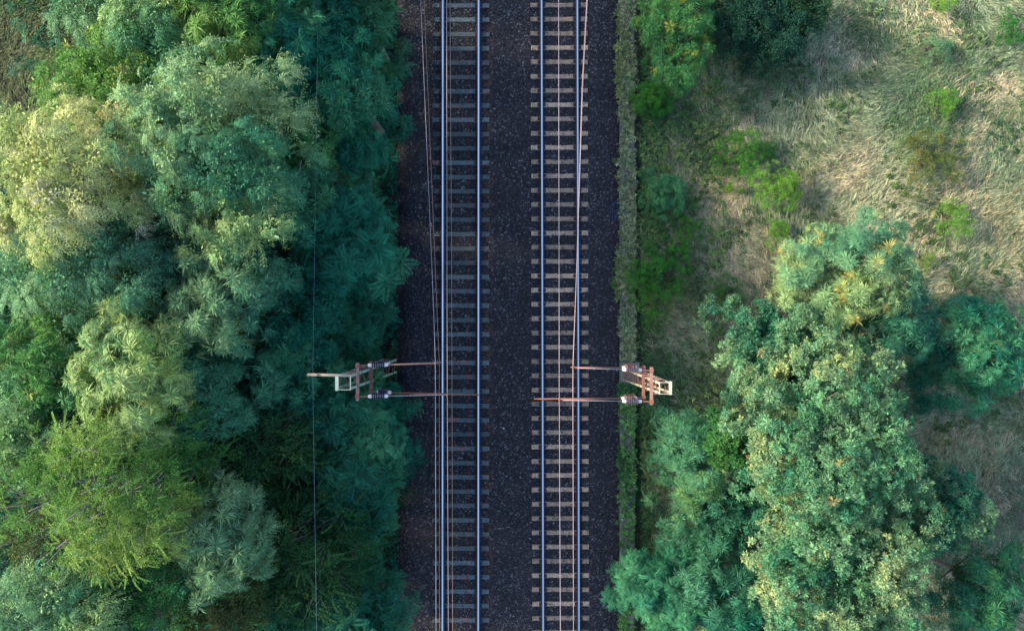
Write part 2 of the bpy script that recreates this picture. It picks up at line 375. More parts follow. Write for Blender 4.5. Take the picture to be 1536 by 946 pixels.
overhead('overhead line slanting across the right rail of the right track', [(881, 0), (874, 130), (866, 380), (859.5, 552), (860.2, 886)], [(880, 0), (873, 130), (865.5, 380), (859, 552), (860, 886)], YM_R, 6.9, 5.3)
fw = MB(); fw.tube(wire_pts([(477, 0), (473.5, 280), (469, 562), (475, 946)], lambda y: 9.02 - 0.0018 * abs(y + 2.1) * (60 - abs(y + 2.1)) * 0.5), 0.004, 6)
tag(fw.build('feeder_wire', M_FEED, None, True), 'thin single blue grey wire strung above the trees on the left', 'wire')

# ------------------------------------------------------------------ lattice masts
def insulator(root, a, b, m, r=0.11, n=7):
    """stack of sheds on the rod from a to b"""
    a, b = Vector(a), Vector(b); d = b - a; mb = MB()
    pts, rr = [], []
    pts.append(a); rr.append(0.045)
    for k in range(n):
        t0 = (k + 0.12) / n; t1 = (k + 0.45) / n; t2 = (k + 0.8) / n
        pts += [a + d * t0, a + d * t1, a + d * (t1 + 0.02), a + d * t2]; rr += [0.05, r, r * 0.9, 0.05]
    pts.append(b); rr.append(0.045)
    mb.tube(pts, rr, 14)
    mb.m = [1 if 0 < (i // 14) and (i // 14) % 4 == 0 else 0 for i in range(len(mb.f))]
    o = mb.build('insulator', [m, M_GLINT], root, False)
    cm = MB()
    u = d.normalized()
    for e, s in ((a, -1), (b, 1)):
        cm.tube([e - u * 0.005 * s, e + u * 0.05 * s, e + u * 0.11 * s], [0.062, 0.062, 0.045], 10)
    cm.build('end_cap', M_WHITEFIT, o, False); return o
def mast(top_px, base_px, side, h_top, z_base, w_top, w_base, beams, arms, label, paint, inner, plate):
    bt = W(*top_px, h_top); bb = np.array([*W(*base_px, z_base)[:2], z_base]); 
    root = tag(empty('catenary_mast', tuple(bb)), label, 'catenary mast', 'lattice masts facing each other')
    L = lambda p: Vector((p[0] - bb[0], p[1] - bb[1], p[2] - bb[2]))
    bt = np.array([bb[0] * 0.0 + bt[0], bt[1], h_top])
    def corner(i, j, t): 
        w_ = (w_base + (w_top - w_base) * t) / 2; c = bb + (bt - bb) * t
        return L((c[0] + i * w_, c[1] + j * w_, c[2]))
    # foundation
    f_ = MB(); f_.box((side * 0.02 * -1, 0, -0.08), (0.80, 0.98, 0.7), bev=0.03); f_.build('foundation', M_CONC, root)
    # legs: four angle irons
    for i in (-1, 1):
        for j in (-1, 1):
            lg = MB(); a, b = corner(i, j, 0.01), corner(i, j, 1.0)
            lg.bar(a + Vector((-i * .035, 0, 0)), b + Vector((-i * .035, 0, 0)), 0.008, 0.07, side=(1, 0, 0))
            lg.bar(a + Vector((0, -j * .035, 0)), b + Vector((0, -j * .035, 0)), 0.07, 0.008, side=(1, 0, 0))
            lg.build('leg', paint, root)
    # lattice zigzags, one mesh per face
    nz = 13
    for name, (c0, c1) in (('a', ((-1, -1), (1, -1))), ('b', ((1, -1), (1, 1))), ('c', ((1, 1), (-1, 1))), ('d', ((-1, 1), (-1, -1)))):
        z_ = MB()
        for k in range(nz):
            t0, t1 = 0.02 + 0.95 * k / nz, 0.02 + 0.95 * (k + 1) / nz
            p, q = (c0, c1) if k % 2 == 0 else (c1, c0)
            z_.bar(corner(*p, t0) * 1.0, corner(*q, t1), 0.034, 0.008)
        z_.build('lattice_bracing', inner, root)
    # top ring and end plate
    tp = MB(); w2 = w_top / 2; c = L(bt)
    for i in (-1, 1):
        tp.box((c.x, c.y + i * (w2), c.z + 0.0), (w_top + 0.03, 0.018, 0.06))
        tp.box((c.x + i * (w2), c.y, c.z + 0.0), (0.018, w_top - 0.02, 0.06))
    tp.build('top_frame', paint, root)
    pl = MB(); pl.box((c.x - side * (w2 + 0.022), c.y, c.z - 0.16), (0.012, w_top + 0.05, 0.34)); 
    pl.box((c.x - side * (w2 - 0.03), c.y, c.z + 0.042), (0.10, w_top + 0.05, 0.012)); pl.build('end_plate', plate, root)
    # cross beams
    for (bx_, y0, y1, hb, m) in beams:
        p, q = L(W(bx_, y0, hb)), L(W(bx_, y1, hb)); mb = MB()
        mb.bar(p, q, 0.09, 0.012); mb.bar(p + Vector((0.04, 0, -0.05)), q + Vector((0.04, 0, -0.05)), 0.012, 0.09)
        mb.bar(p + Vector((-0.04, 0, -0.05)), q + Vector((-0.04, 0, -0.05)), 0.012, 0.09)
        # brackets back to the mast
        cz = (p.z + bb[2] - bb[2]); t = (hb - z_base) / (h_top - z_base); cc = L(bb + (bt - bb) * t)
        for j in (-1, 1):
            mb.bar(Vector((cc.x, cc.y + j * 0.24, p.z - 0.05)), Vector((p.x, cc.y + j * 0.24, p.z - 0.05)), 0.05, 0.05)
        mb.build('cross_beam', m, root)
    # cantilevers
    for A in arms:
        cr = Vector(L(W(*A['tie0'], A['h0']))); b0 = Vector(L(W(*A['beam'], A['h0'])))
        tieend = Vector(L(W(*A['mess'], A['hm']))); d = (tieend - b0).normalized()
        # top tie
        i0 = b0 + d * 0.34; i1 = i0 + d * 0.52
        mb = MB(); mb.tube([b0, i0], 0.022, 8); mb.box(b0, (0.12, 0.10, 0.12)); mb.build('bracket_pin', M_RUST, root)
        ins = insulator(root, i0 + d * .1, i1, A['im'], 0.135, 6)
        mb = MB(); mb.tube([i1 + d * 0.1, tieend], A.get('tr', 0.018), 8); mb.build('top_tie', A['tm'], root, True)
        # lower strut
        s0 = Vector(L(W(*A['low'], A['h1']))); d = (tieend - s0).normalized()
        i0 = s0 + d * 0.30; i1 = i0 + d * 0.50
        mb = MB(); mb.tube([s0, i0], 0.03, 8); mb.box(s0, (0.12, 0.10, 0.12)); mb.build('bracket_pin', M_RUST, root)
        insulator(root, i0 + d * .1, i1, A['im'], 0.13, 6)
        mb = MB(); mb.tube([i1 + d * .1, tieend], 0.027, 10); mb.tube([tieend + Vector((0, 0, -.06)), tieend + Vector((0, 0, .08))], 0.035, 8)
        mb.build('strut_tube', A['sm'], root, True)
        # registration tube and steady arm
        r0 = i1 + d * 0.22; r1 = Vector(L(W(*A['reg'], A['hr']))); mb = MB(); mb.tube([r0, r1], 0.024, 10)
        mb.build('registration_tube', A['sm'], root, True)
        c1 = Vector(L(W(*A['cont'], A['hc']))); mb = MB(); k = r1 + (r0 - r1) * A.get('k', 0.03)
        mb.tube([k, k + Vector((0, 0, -0.12)), c1 + Vector((0, 0, 0.02))], [0.014, 0.014, 0.012], 7); mb.box(c1 + Vector((0, 0, .02)), (0.05, 0.05, 0.05))
        mb.build('steady_arm', M_PINKPIPE, root, True)
    return root, L, bt
M_CONC = weathered('foundation_concrete', (0.20, 0.20, 0.17), (0.12, 0.13, 0.10), 0.9, scale=4)
root, L, bt = mast((515, 573.5), (589, 547), 1, 9.0, -0.95, 0.44, 0.60,
    [(536, 544, 601, 8.05, M_PINKPIPE), (556, 541, 591, 5.85, M_RUST)],
    [dict(tie0=(545, 548), beam=(536, 548), h0=8.05, mess=(653, 545.0), hm=7.45, low=(556, 546), h1=5.85, reg=(662, 543.5), hr=5.85, cont=(659, 544), hc=5.5, im=M_INSUL, tm=M_PINKPIPE, sm=M_PINKPIPE, tr=0.022),
     dict(tie0=(545, 594), beam=(536, 594.5), h0=8.05, mess=(671, 592), hm=7.45, low=(556, 587), h1=5.85, reg=(719, 592), hr=5.85, cont=(678, 592), hc=5.5, im=M_INSUL, tm=M_GALV, sm=M_RUST, tr=0.011, k=0.04)],
    'mast with pale mint head and long side bar standing among the left trees', M_MINT, M_DULLRUST, M_MINT)
mb = MB(); a = L(W(527, 563, 9.02)); b = L(W(461, 561.5, 9.05)); mb.tube([a, b], 0.045, 10); mb.tube([b + Vector((.30, 0, -.02)), b + Vector((.30, 0, .10))], 0.035, 8)
mb.build('side_bar', M_TANPIPE, root, True)
root, L, bt = mast((998, 582), (943, 560.5), -1, 7.8, -0.05, 0.37, 0.54,
    [(977.5, 550.5, 607, 7.0, M_PINKPIPE), (965.5, 548, 598, 5.6, M_RUST)],
    [dict(tie0=(970, 555), beam=(977.5, 555.5), h0=7.0, mess=(859.5, 551.5), hm=6.9, low=(965.5, 551), h1=5.6, reg=(856, 550.5), hr=5.65, cont=(859, 551), hc=5.3, im=M_INSULB, tm=M_GALV, sm=M_RUST, tr=0.011),
     dict(tie0=(970, 601), beam=(977.5, 602), h0=7.0, mess=(839, 600), hm=6.9, low=(965.5, 596), h1=5.6, reg=(801, 598), hr=5.65, cont=(838.8, 604), hc=5.3, im=M_INSULB, tm=M_GALV, sm=M_RUST, tr=0.011, k=0.04)],
    'rust red and cream mast beside the weedy kerb right of the tracks', M_CREAM, M_RUST, M_CREAM)

# ------------------------------------------------------------------ foliage engine
def leafq(base, tip, side, w_):
    """kite-shaped leaf: four points"""
    mid = base + (tip - base) * 0.45
    return [base, mid + side * w_ / 2, tip, mid - side * w_ / 2]
def rosette(seed, nf=8, L=0.36, w_=0.07, droop=0.5, el=(0.0, 1.0), pairs=0, leaflet=0.12, lw=0.035, segs=2):
    r = random.Random(seed); V, lid = [], []
    n = 0
    for k in range(nf):
        az = 2 * math.pi * (k + r.uniform(-.3, .3)) / nf; e = r.uniform(*el); l = L * r.uniform(0.7, 1.15)
        h = np.array([math.cos(az), math.sin(az), 0]); side = np.array([-math.sin(az), math.cos(az), 0])
        pt = lambda s: h * l * s * math.cos(e) + np.array([0, 0, l * s * math.sin(e) - droop * l * s * s])
        if pairs == 0:
            a, b, c = pt(0.08), pt(0.55), pt(1.0)
            V += [a, b + side * w_ / 2, c, b - side * w_ / 2]; lid.append(n); n += 1
        else:
            for i in range(pairs):
                s = 0.12 + 0.85 * i / pairs; base = pt(s); dirv = pt(min(s + .05, 1.05)) - pt(s); dirv /= np.linalg.norm(dirv)
                ll = leaflet * (1 - 0.55 * abs(s - 0.4)) * r.uniform(.85, 1.15)
                for sg in (-1, 1):
                    tip = base + (side * sg * 0.88 + dirv * 0.55) * ll + np.array([0, 0, -0.25 * ll + r.uniform(-.01, .02)])
                    V += leafq(base, tip, dirv, lw); lid.append(n)
            tip = pt(1.08); V += leafq(pt(.95), tip, side, lw); lid.append(n); n += 1
    return np.array(V), np.array(lid)
def ball(seed, n=40, R=0.28, l=0.09, w_=0.028, flat=0.7, drop=0.4):
    r = random.Random(seed); V, lid = [], []
    for k in range(n):
        d = np.array([r.gauss(0, 1), r.gauss(0, 1), abs(r.gauss(0, .8)) - .15]); d /= np.linalg.norm(d) + 1e-6
        p = d * R * r.uniform(0.35, 1.0) * np.array([1, 1, flat]); t = d * 0.7 + np.array([r.gauss(0, .5), r.gauss(0, .5), r.gauss(0, .3) - drop]); t /= np.linalg.norm(t)
        s = np.cross(t, [r.gauss(0, 1), r.gauss(0, 1), r.gauss(0, 1)]); s /= np.linalg.norm(s) + 1e-6
        V += leafq(p, p + t * l * r.uniform(.7, 1.3), s, w_); lid.append(k % 7)
    return np.array(V), np.array(lid)
def arm(seed, L=1.0, n=26, l=0.11, w_=0.03, droop=0.25):
    """bushy conifer-like shoot pointing along +x"""
    r = random.Random(seed); V, lid = [], []; bend = r.uniform(-.15, .15)
    for i in range(n):
        s = (i + 1) / n; p = np.array([L * s, bend * L * s * s, -droop * L * s * s + 0.12 * L * s])
        ll = l * (1.0 - 0.35 * s)
        for k in range(4):
            a = math.pi * (0.02 + 0.32 * k) + r.uniform(-.15, .15)
            t = np.array([0.75, math.cos(a), math.sin(a) * 0.9]); t /= np.linalg.norm(t)
            sd = np.cross(t, [r.gauss(0, .4), r.gauss(0, .4), 1]); sd /= np.linalg.norm(sd); V += leafq(p, p + t * ll * r.uniform(.8, 1.2), sd, w_); lid.append(i % 5)
    return np.array(V), np.array(lid)
def plume(seed, L=0.85, strands=6, pairs=9, l=0.12, w_=0.022, fan=0.75, droop=0.5):
    """feathery spray streaming along +x"""
    r = random.Random(seed); V, lid = [], []
    for k in range(strands):
        a = fan * ((k + .5) / strands * 2 - 1) + r.uniform(-.15, .15); L1 = L * r.uniform(.6, 1.1); up = r.uniform(0, .5)
        h = np.array([math.cos(a), math.sin(a), 0]); bend = np.array([-math.sin(a), math.cos(a), 0]) * r.uniform(-.25, .25)
        pt = lambda s: h * L1 * s + bend * L1 * s * s + np.array([0, 0, up * L1 * s - (droop + up) * L1 * s * s])
        for i in range(pairs):
            s = .1 + .9 * i / pairs; b0 = pt(s); d = pt(s + .04) - b0; d /= np.linalg.norm(d); sd = np.cross(d, [0, 0, 1]); sd /= np.linalg.norm(sd)
            for sg in (-1, 1):
                t = d * .8 + sd * sg * r.uniform(.3, .8) + np.array([0, 0, r.uniform(-.4, .25)]); t /= np.linalg.norm(t)
                V += leafq(b0, b0 + t * l * r.uniform(.7, 1.3), np.cross(t, [r.gauss(0, .4), r.gauss(0, .4), 1]), w_); lid.append(k)
    return np.array(V), np.array(lid)
PROTO = {
    'plume': [plume(140 + s) for s in range(10)],
    'frond': [rosette(s, 7, 0.85, 0, 0.45, (0.0, .8), pairs=11, leaflet=0.19, lw=0.042) for s in range(8)],
    'star': [rosette(20 + s, 20, 0.46, 0.042, 0.42, (-0.1, 1.25)) for s in range(8)],
    'stub': [rosette(40 + s, 18, 0.24, 0.052, 0.25, (-0.1, 1.4)) for s in range(8)],
    'willow': [ball(60 + s, 70, 0.46, 0.17, 0.026, 0.75, 0.9) for s in range(8)],
    'tiny': [ball(80 + s, 34, 0.20, 0.07, 0.036, 0.8, 0.0) for s in range(8)],
    'arm': [arm(100 + s, 0.95) for s in range(8)],
    'weed': [rosette(120 + s, 7, 0.16, 0.06, 0.4, (0, .9)) for s in range(6)],
}
def place(proto, pos, nrm, scale, colr, jit=0.26, seed=0, align=0.75, azim=None):
    """copies of prototype clumps at pos, aligned to nrm, with tint colr"""
    rg = np.random.default_rng(seed); Vs, Cs = [], []; P = PROTO[proto]; n = len(pos)
    up = nrm * align + np.array([0, 0, 1 - align]); up /= np.linalg.norm(up, axis=1)[:, None]
    if azim is None:
        r_ = rg.normal(size=(n, 3))
    else: r_ = azim
    x = r_ - (r_ * up).sum(1)[:, None] * up; x /= np.linalg.norm(x, axis=1)[:, None]; y = np.cross(up, x)
    Rm = np.stack([x, y, up], -1)
    vi = rg.integers(0, len(P), n)
    for k, (V, lid) in enumerate(P):
        s = np.where(vi == k)[0]
        if len(s) == 0: continue
        q = np.einsum('nij,vj->nvi', Rm[s], V) * scale[s][:, None, None] + pos[s][:, None]
        nl = lid.max() + 1; lj = 1 + rg.normal(0, jit, (len(s), nl, 1)); c = (colr[s][:, None] * lj)[:, lid]
        Vs.append(q.reshape(-1, 3)); Cs.append(np.repeat(c, 4, axis=1).reshape(-1, 3))
    V = np.concatenate(Vs); return V, np.clip(np.concatenate(Cs), 0.004, 0.9)
def quads(V): return np.arange(len(V), dtype=np.int32).reshape(-1, 4)
def tints(pos, cols, f, seed, accent=None, pa=0.0):
    """mix of the species' leaf colours by soft patches"""
    cols = np.array(cols); n = noise3(pos, f, seed) * 0.5 + 0.5 + np.random.default_rng(seed).normal(0, .12, len(pos))
    n = np.clip(n, 0, 0.999) * (len(cols) - 1); i = n.astype(int); t = (n - i)[:, None]
    c = cols[i] * (1 - t) + cols[np.minimum(i + 1, len(cols) - 1)] * t
    if accent is not None:
        rg = np.random.default_rng(seed + 1); m = (noise3(pos, 4.5, seed + 9) > .45) & (rg.random(len(pos)) < pa * 2.0)
        c[m] = c[m] * .35 + np.array(accent) * .65
    return c
# leaf colours (linear; teals hold some blue shade, lightest SAGE and PALE some sunlight)
TEAL = [(0.008, 0.108, 0.072), (0.018, 0.155, 0.095), (0.060, 0.225, 0.110)]
DTEAL = [(0.008, 0.092, 0.060), (0.018, 0.130, 0.076), (0.052, 0.185, 0.080)]
GREEN = [(0.026, 0.130, 0.048), (0.055, 0.180, 0.052), (0.12, 0.24, 0.062)]
YGREEN = [(0.045, 0.165, 0.045), (0.105, 0.24, 0.055), (0.24, 0.34, 0.085)]
SAGE = [(0.070, 0.21, 0.120), (0.145, 0.29, 0.145), (0.32, 0.42, 0.20)]
PALE = [(0.038, 0.170, 0.095), (0.105, 0.26, 0.125), (0.27, 0.38, 0.15)]
OLIVE = [(0.045, 0.105, 0.038), (0.09, 0.14, 0.045), (0.14, 0.16, 0.06)]
AUTUMN = [(0.14, 0.27, 0.10), (0.34, 0.41, 0.15), (0.56, 0.56, 0.28)]
BLUEG = [(0.022, 0.140, 0.085), (0.060, 0.200, 0.115), (0.165, 0.290, 0.145)]
BRIGHT = [(0.030, 0.16, 0.030), (0.080, 0.25, 0.038), (0.18, 0.36, 0.05)]
SP = {  # species: prototype, clump scale, clumps per m2, lobe radius range (of crown), gap threshold
    'frond': ('frond', .8, 6.5, (.26, .50), .2), 'star': ('star', .78, 12, (.22, .45), .2),
    'stub': ('stub', .84, 26, (.15, .32), .2), 'willow': ('plume', 1.0, 11, (.20, .44), .25), 'sap': ('tiny', .8, 30, (.20, .34), .55),
    'tiny': ('tiny', 1.0, 34, (.20, .40), .3), 'arm': ('arm', 1.0, 7.5, (.22, .42), .3),
}
FACES = [0]
def tree(name, label, cat, px, py, h, rpx, sp, cols, squash=(1, 1), accent=None, pa=0, seed=None, group=None, dens=1.0, bark=None, zr=None, sc=1.0, limbs_show=False):
    seed = seed if seed is not None else abs(int(px * 7 + py * 13)); rg = np.random.default_rng(seed)
    R = rpx * (CAM_H - h) / FPX * 1.0; c = W(px, py, h)
    gz = float(ground_z(np.array([c[0]]), np.array([c[1]]))[0])
    Rz = zr if zr else min(R * 0.85, (h - gz) * 0.55)
    proto, cs, den, (l0, l1), gap = SP[sp]; cs = cs * sc
    root = tag(empty(name, (c[0], c[1], gz)), label, cat, group); base = np.array([c[0], c[1], gz])
    cz = h - Rz
    nl = max(7, int(5.0 / ((l0 + l1) / 2) ** 1.6)) if sp != 'stub' else int(4.2 / ((l0 + l1) / 2) ** 1.8)
    if sp == 'sap': nl = 13
    k = np.arange(nl); rr = np.sqrt((k + .5) / nl) * 0.86; th = k * 2.39996 + rg.uniform(0, 6.28)
    rr = rr * (1 + rg.normal(0, .14, nl)); th = th + rg.normal(0, .25, nl)
    ph = rg.uniform(0, 6.28, 3); rr = rr * (1.03 + .20 * np.sin(2 * th + ph[0]) + .17 * np.sin(3 * th + ph[1]) + .12 * np.sin(5 * th + ph[2]))
    lx, ly = rr * np.cos(th) * squash[0], rr * np.sin(th) * squash[1]
    lz = np.sqrt(np.clip(1 - rr ** 2, 0, 1)) * 0.75 + rg.normal(0, .30, nl)
    lr = rg.uniform(l0, l1, nl) * R
    LC = np.stack([c[0] + lx * R, c[1] + ly * R, cz + lz * Rz - lr * .35], -1)
    POS, NRM = [], []; DN = np.ones(nl)
    if group == 'trees of the wood left of the tracks':      # leafy right down to the undergrowth
        ns = 9; q = rg.uniform(0, 6.28, ns); e_ = rg.uniform(.35, .8, ns) * R; zz = rg.uniform(gz + .9, max(gz + 1.2, cz - .2), ns)
        LC = np.concatenate([LC, np.stack([c[0] + e_ * np.cos(q), c[1] + e_ * np.sin(q), zz], -1)])
        lr = np.concatenate([lr, rg.uniform(.34, .5, ns) * min(R, 2.2)]); DN = np.concatenate([DN, np.full(ns, .55)]); nl += ns
    for i in range(nl):
        n = int(den * dens * DN[i] * 2 * math.pi * lr[i] ** 2 / cs ** 2 * 1.25)
        # twigs carry the leaf clumps in tufts, with air between the tufts
        nt_ = max(4, int(n / 7)); d = rg.normal(size=(nt_, 3)); d[:, 2] = np.abs(d[:, 2]) * 1.0 - 0.35; d /= np.linalg.norm(d, axis=1)[:, None]
        tc = LC[i] + d * lr[i] * np.array([1, 1, .85]) * rg.uniform(.62, 1.18, nt_)[:, None]; tr_ = rg.uniform(.55, 1.25, nt_) * min(.30 * lr[i] + .12, .55)
        ti = rg.integers(0, nt_, n); e = rg.normal(size=(n, 3)); e = e + d[ti] * 1.1 + np.array([0, 0, .5]); e /= np.linalg.norm(e, axis=1)[:, None]
        POS.append(tc[ti] + e * (tr_[ti] * rg.uniform(.5, 1.05, n))[:, None]); NRM.append(e)
    P = np.concatenate(POS); D = np.concatenate(NRM)
    keep = noise3(P, 2.6 / max(R, 1) * 1.6, seed) + rg.normal(0, .25, len(P)) > -1 + gap; P, D = P[keep], D[keep]
    # drop clumps buried inside other lobes
    ins = np.zeros(len(P), bool)
    for i in range(nl): ins |= (np.linalg.norm((P - LC[i]) / np.array([1, 1, .85]), axis=1) < lr[i] * 0.5)
    P, D = P[~ins], D[~ins]
    cc = tints(P, cols, 1.9 if sp == 'stub' else 1.1, seed, accent, pa)
    azim = None
    if sp in ('arm', 'willow'):
        azim = D * np.array([1, 1, .1]) + (P - c) * np.array([.5, .5, 0]) / R + rg.normal(0, .25, P.shape)
    # a crown mixes two kinds of spray so that no two clumps match
    alt, fa, asc = {'star': ('plume', .5, .8), 'frond': ('star', .35, .8), 'willow': ('tiny', .35, 1.5), 'arm': ('tiny', .62, 1.7), 'stub': ('tiny', .35, 1.1)}.get(sp, ('weed', .15, .7))
    sz = cs * rg.uniform(.55, 1.2, len(P)); q = rg.random(len(P)) < fa; Vs, Cs = [], []
    az2 = D * np.array([1, 1, .1]) + (P - c) * np.array([.5, .5, 0]) / R + rg.normal(0, .25, P.shape)
    for sel, pr, k_ in ((~q, proto, 1.0), (q, alt, asc)):
        if sel.sum() == 0: continue
        a_ = az2[sel] if pr in ('plume', 'arm') else None
        v_, c_ = place(pr, P[sel] - base, D[sel], sz[sel] * k_, cc[sel], seed=seed, azim=a_, align={'arm': .25, 'plume': .5}.get(pr, .75)); Vs.append(v_); Cs.append(c_)
    V, C = np.concatenate(Vs), np.concatenate(Cs)
    FACES[0] += len(V) // 4
    np_mesh('crown', V, quads(V), M_LEAF, C, root)
    # trunk and limbs
    mb = MB(); tr = 0.05 + 0.022 * h * min(1, R / 2)
    fork = Vector((rg.normal(0, .1), rg.normal(0, .1), (cz - gz) * 0.55))
    mb.tube([(0, 0, -.1), (0, 0, .25), fork], [tr * 1.4, tr, tr * .75], 9)
    mb2 = MB()
    for i in range(nl if len(DN) == 1 else int((DN == 1).sum())):
        e = Vector(LC[i] - base) + Vector((0, 0, lr[i] * (.55 if limbs_show else .3))); m = fork.lerp(e, .5) + Vector((rg.normal(0, .15), rg.normal(0, .15), -.12 * R))
        mb.tube([fork, m, e], [tr * (.28 if limbs_show else .42), tr * .17, tr * .05], 6)
        if limbs_show or sp == 'arm':
            for q in range(4):
                e2 = e + Vector(rg.normal(0, 1, 3)).normalized() * lr[i] * 1.0; e2.z = e.z + abs(rg.normal(0, .15))
                mb.tube([m.lerp(e, .6), m.lerp(e, .8).lerp(e2, .4), e2], [.013, .010, .004], 5)
    mb.build('trunk', bark or M_BARK, root, True)
    return root

# ------------------------------------------------------------------ the trees
LG, RG = 'trees of the wood left of the tracks', 'trees in the field right of the tracks'
T = lambda *a, **k: tree('tree' if 'nm' not in k else k.pop('nm'), *a, **k)
def LT(label, px, py, h, r, sp, cols, **k):
    nm = k.pop('nm', 'broadleaf_tree'); return tree(nm, label, 'tree', px, py, h, r, sp, cols, group=LG, **k)
def RT(label, px, py, h, r, sp, cols, **k):
    nm = k.pop('nm', 'broadleaf_tree'); return tree(nm, label, 'tree', px, py, h, r, sp, cols, group=RG, **k)
# left wood, from the far left inwards
LT('low grey green willow at the top edge beside the grass corner', 135, 0, 7.5, 52, 'willow', SAGE, nm='willow_tree')
LT('yellow green willow lit by the sun below the top left corner', 122, 112, 9.5, 74, 'willow', YGREEN, nm='willow_tree', accent=(.30, .28, .08), pa=.12)
LT('feathery mid green tree at the top edge left of centre wood', 225, 40, 9.5, 88, 'willow', PALE)
LT('yellow tipped green tree at the top edge above the dark gap', 325, 35, 9.5, 70, 'star', GREEN, accent=(.16, .20, .05), pa=.2)
LT('tall pale grey green willow with silvery feathery clumps', 262, 175, 12.0, 105, 'willow', SAGE, squash=(.85, 1.1), nm='willow_tree')
LT('lower half of silvery willow mass right of the yellow tree', 325, 275, 11.5, 98, 'willow', SAGE[:1] + PALE, squash=(.95, 1.05), nm='willow_tree')
LT('fresh green feathery tree beside the dark gap at upper left', 372, 165, 9.0, 60, 'star', GREEN)
LT('autumn yellow tree with bare grey twigs at the left edge', 70, 262, 12.0, 112, 'willow', AUTUMN, accent=(.42, .38, .34), pa=.22, bark=M_PALEBARK, limbs_show=True, nm='autumn_tree')
LT('pale sage willow spreading below the yellow tree', 118, 400, 11.0, 112, 'willow', SAGE, squash=(1.1, .75), nm='willow_tree')
LT('green willow top filling between sage and silvery willows', 195, 330, 9.5, 70, 'willow', PALE, nm='willow_tree')
LT('teal green tree with pale tips in the middle of left wood', 312, 432, 10.5, 88, 'star', BLUEG, accent=(.12, .17, .07), pa=.08)
LT('dark teal tree at the top edge above the shaded hollow', 408, 60, 8.5, 78, 'frond', TEAL)
LT('rounded teal tree nearest the track at the top', 504, 105, 8.1, 68, 'star', TEAL, squash=(.85, 1.1))
LT('teal tree overhanging the dark bank below the topmost one', 484, 215, 6.0, 66, 'frond', TEAL)
LT('green crown right of the silvery willow in shade', 425, 205, 8.5, 55, 'star', GREEN[:2])
LT('teal crown with upright plumes beside the silvery willow', 425, 300, 8.5, 64, 'star', TEAL, accent=(.05, .13, .05), pa=.1)
LT('small olive tree with bare grey twigs among teal crowns', 472, 268, 7.0, 36, 'tiny', OLIVE, bark=M_PALEBARK, limbs_show=True)
LT('tree with long feathered fronds reaching towards the ballast', 508, 355, 7.6, 72, 'frond', TEAL, squash=(.9, 1.1), sc=1.05)
LT('dark teal frond tree left of the long feathered fronds', 455, 385, 7.0, 66, 'frond', DTEAL)
LT('dark green star leaved tree in the shaded centre of the wood', 440, 475, 7.5, 64, 'star', TEAL[:2], accent=(.05, .12, .03), pa=.1)
LT('low dark frond tree above the lattice mast', 506, 470, 5.0, 56, 'frond', DTEAL)
LT('yellow green tree at the left edge at mid height', 45, 545, 10.5, 82, 'star', [PALE[1]] + YGREEN[:2], accent=(.22, .24, .06), pa=.15)
LT('sunlit light green tree with starry yellow tips', 175, 560, 11.5, 92, 'star', PALE[1:] + YGREEN[1:2], squash=(.85, 1.1), accent=(.25, .25, .08), pa=.12, nm='sunlit_tree')
LT('dark green low crown under the pale sage willow', 225, 470, 8.0, 60, 'willow', OLIVE[:2])
LT('teal green tree right of the sunlit starry tree', 292, 590, 9.5, 84, 'star', BLUEG[:2] + PALE[:1])
LT('dark teal shrub tree left of the mast head', 395, 560, 7.5, 72, 'star', TEAL)
LT('dark green crown below the feeder wire at mast height', 460, 610, 6.5, 62, 'frond', DTEAL)
LT('sage yellow tree on the left edge above the larch', 18, 660, 10.5, 62, 'willow', [SAGE[1], AUTUMN[0]])
LT('large yellow green larch with crooked pale limbs showing', 140, 745, 11.5, 128, 'arm', YGREEN, bark=M_PALEBARK, limbs_show=True, nm='larch_tree', sc=.45, dens=.8)
LT('green larch arms between yellow larch and teal tree', 255, 690, 9.5, 76, 'arm', [GREEN[1]] + YGREEN[:2], nm='larch_tree', sc=.5, dens=.8)
LT('dark spruce with curved radiating arms in the wood', 392, 672, 8.0, 78, 'arm', [(.012, .06, .028), (.03, .10, .035)], nm='spruce_tree', sc=.6, accent=(.09, .17, .03), pa=.1)
LT('lower dark spruce with pale tipped arms near the bottom', 462, 825, 7.5, 96, 'arm', [(.014, .065, .028), (.035, .11, .035)], nm='spruce_tree', sc=.6, accent=(.09, .17, .04), pa=.1)
LT('bright teal tree glowing near the bottom of the wood', 312, 825, 9.5, 76, 'star', BLUEG, squash=(.9, 1.1))
LT('teal frond tree at the ballast edge below the mast', 540, 668, 6.2, 54, 'frond', TEAL, squash=(.8, 1.1), sc=.8)
LT('teal foliage tree directly beneath the mast arms', 556, 617, 2.6, 34, 'star', TEAL, sc=.75)
LT('dark low tree on the bank below the last teal frond tree', 524, 745, 6.4, 64, 'frond', DTEAL, squash=(.8, 1.1))
LT('shaded green tree above the two dark spruces', 492, 705, 6.0, 50, 'star', DTEAL)
LT('grey branched leafless tree behind the larch at left edge', 32, 800, 9.0, 62, 'tiny', OLIVE[:2], dens=.35, bark=M_PALEBARK, limbs_show=True, nm='bare_tree')
LT('pale silver willow tip in the bottom left corner', 18, 925, 11.0, 50, 'willow', SAGE, nm='willow_tree')
LT('pale green willow on the bottom edge beside the corner', 105, 925, 10.5, 52, 'willow', PALE + SAGE[1:2], nm='willow_tree')
LT('dark yellow green larch at the bottom edge', 200, 900, 9.5, 66, 'arm', [GREEN[0], YGREEN[0], YGREEN[1]], nm='larch_tree', sc=.5, dens=.8)
LT('olive brown tree on the bottom edge below the bright teal tree', 320, 935, 8.0, 62, 'tiny', OLIVE)
LT('dark teal tree on the bottom edge under the lower spruce', 440, 940, 6.5, 66, 'star', DTEAL)
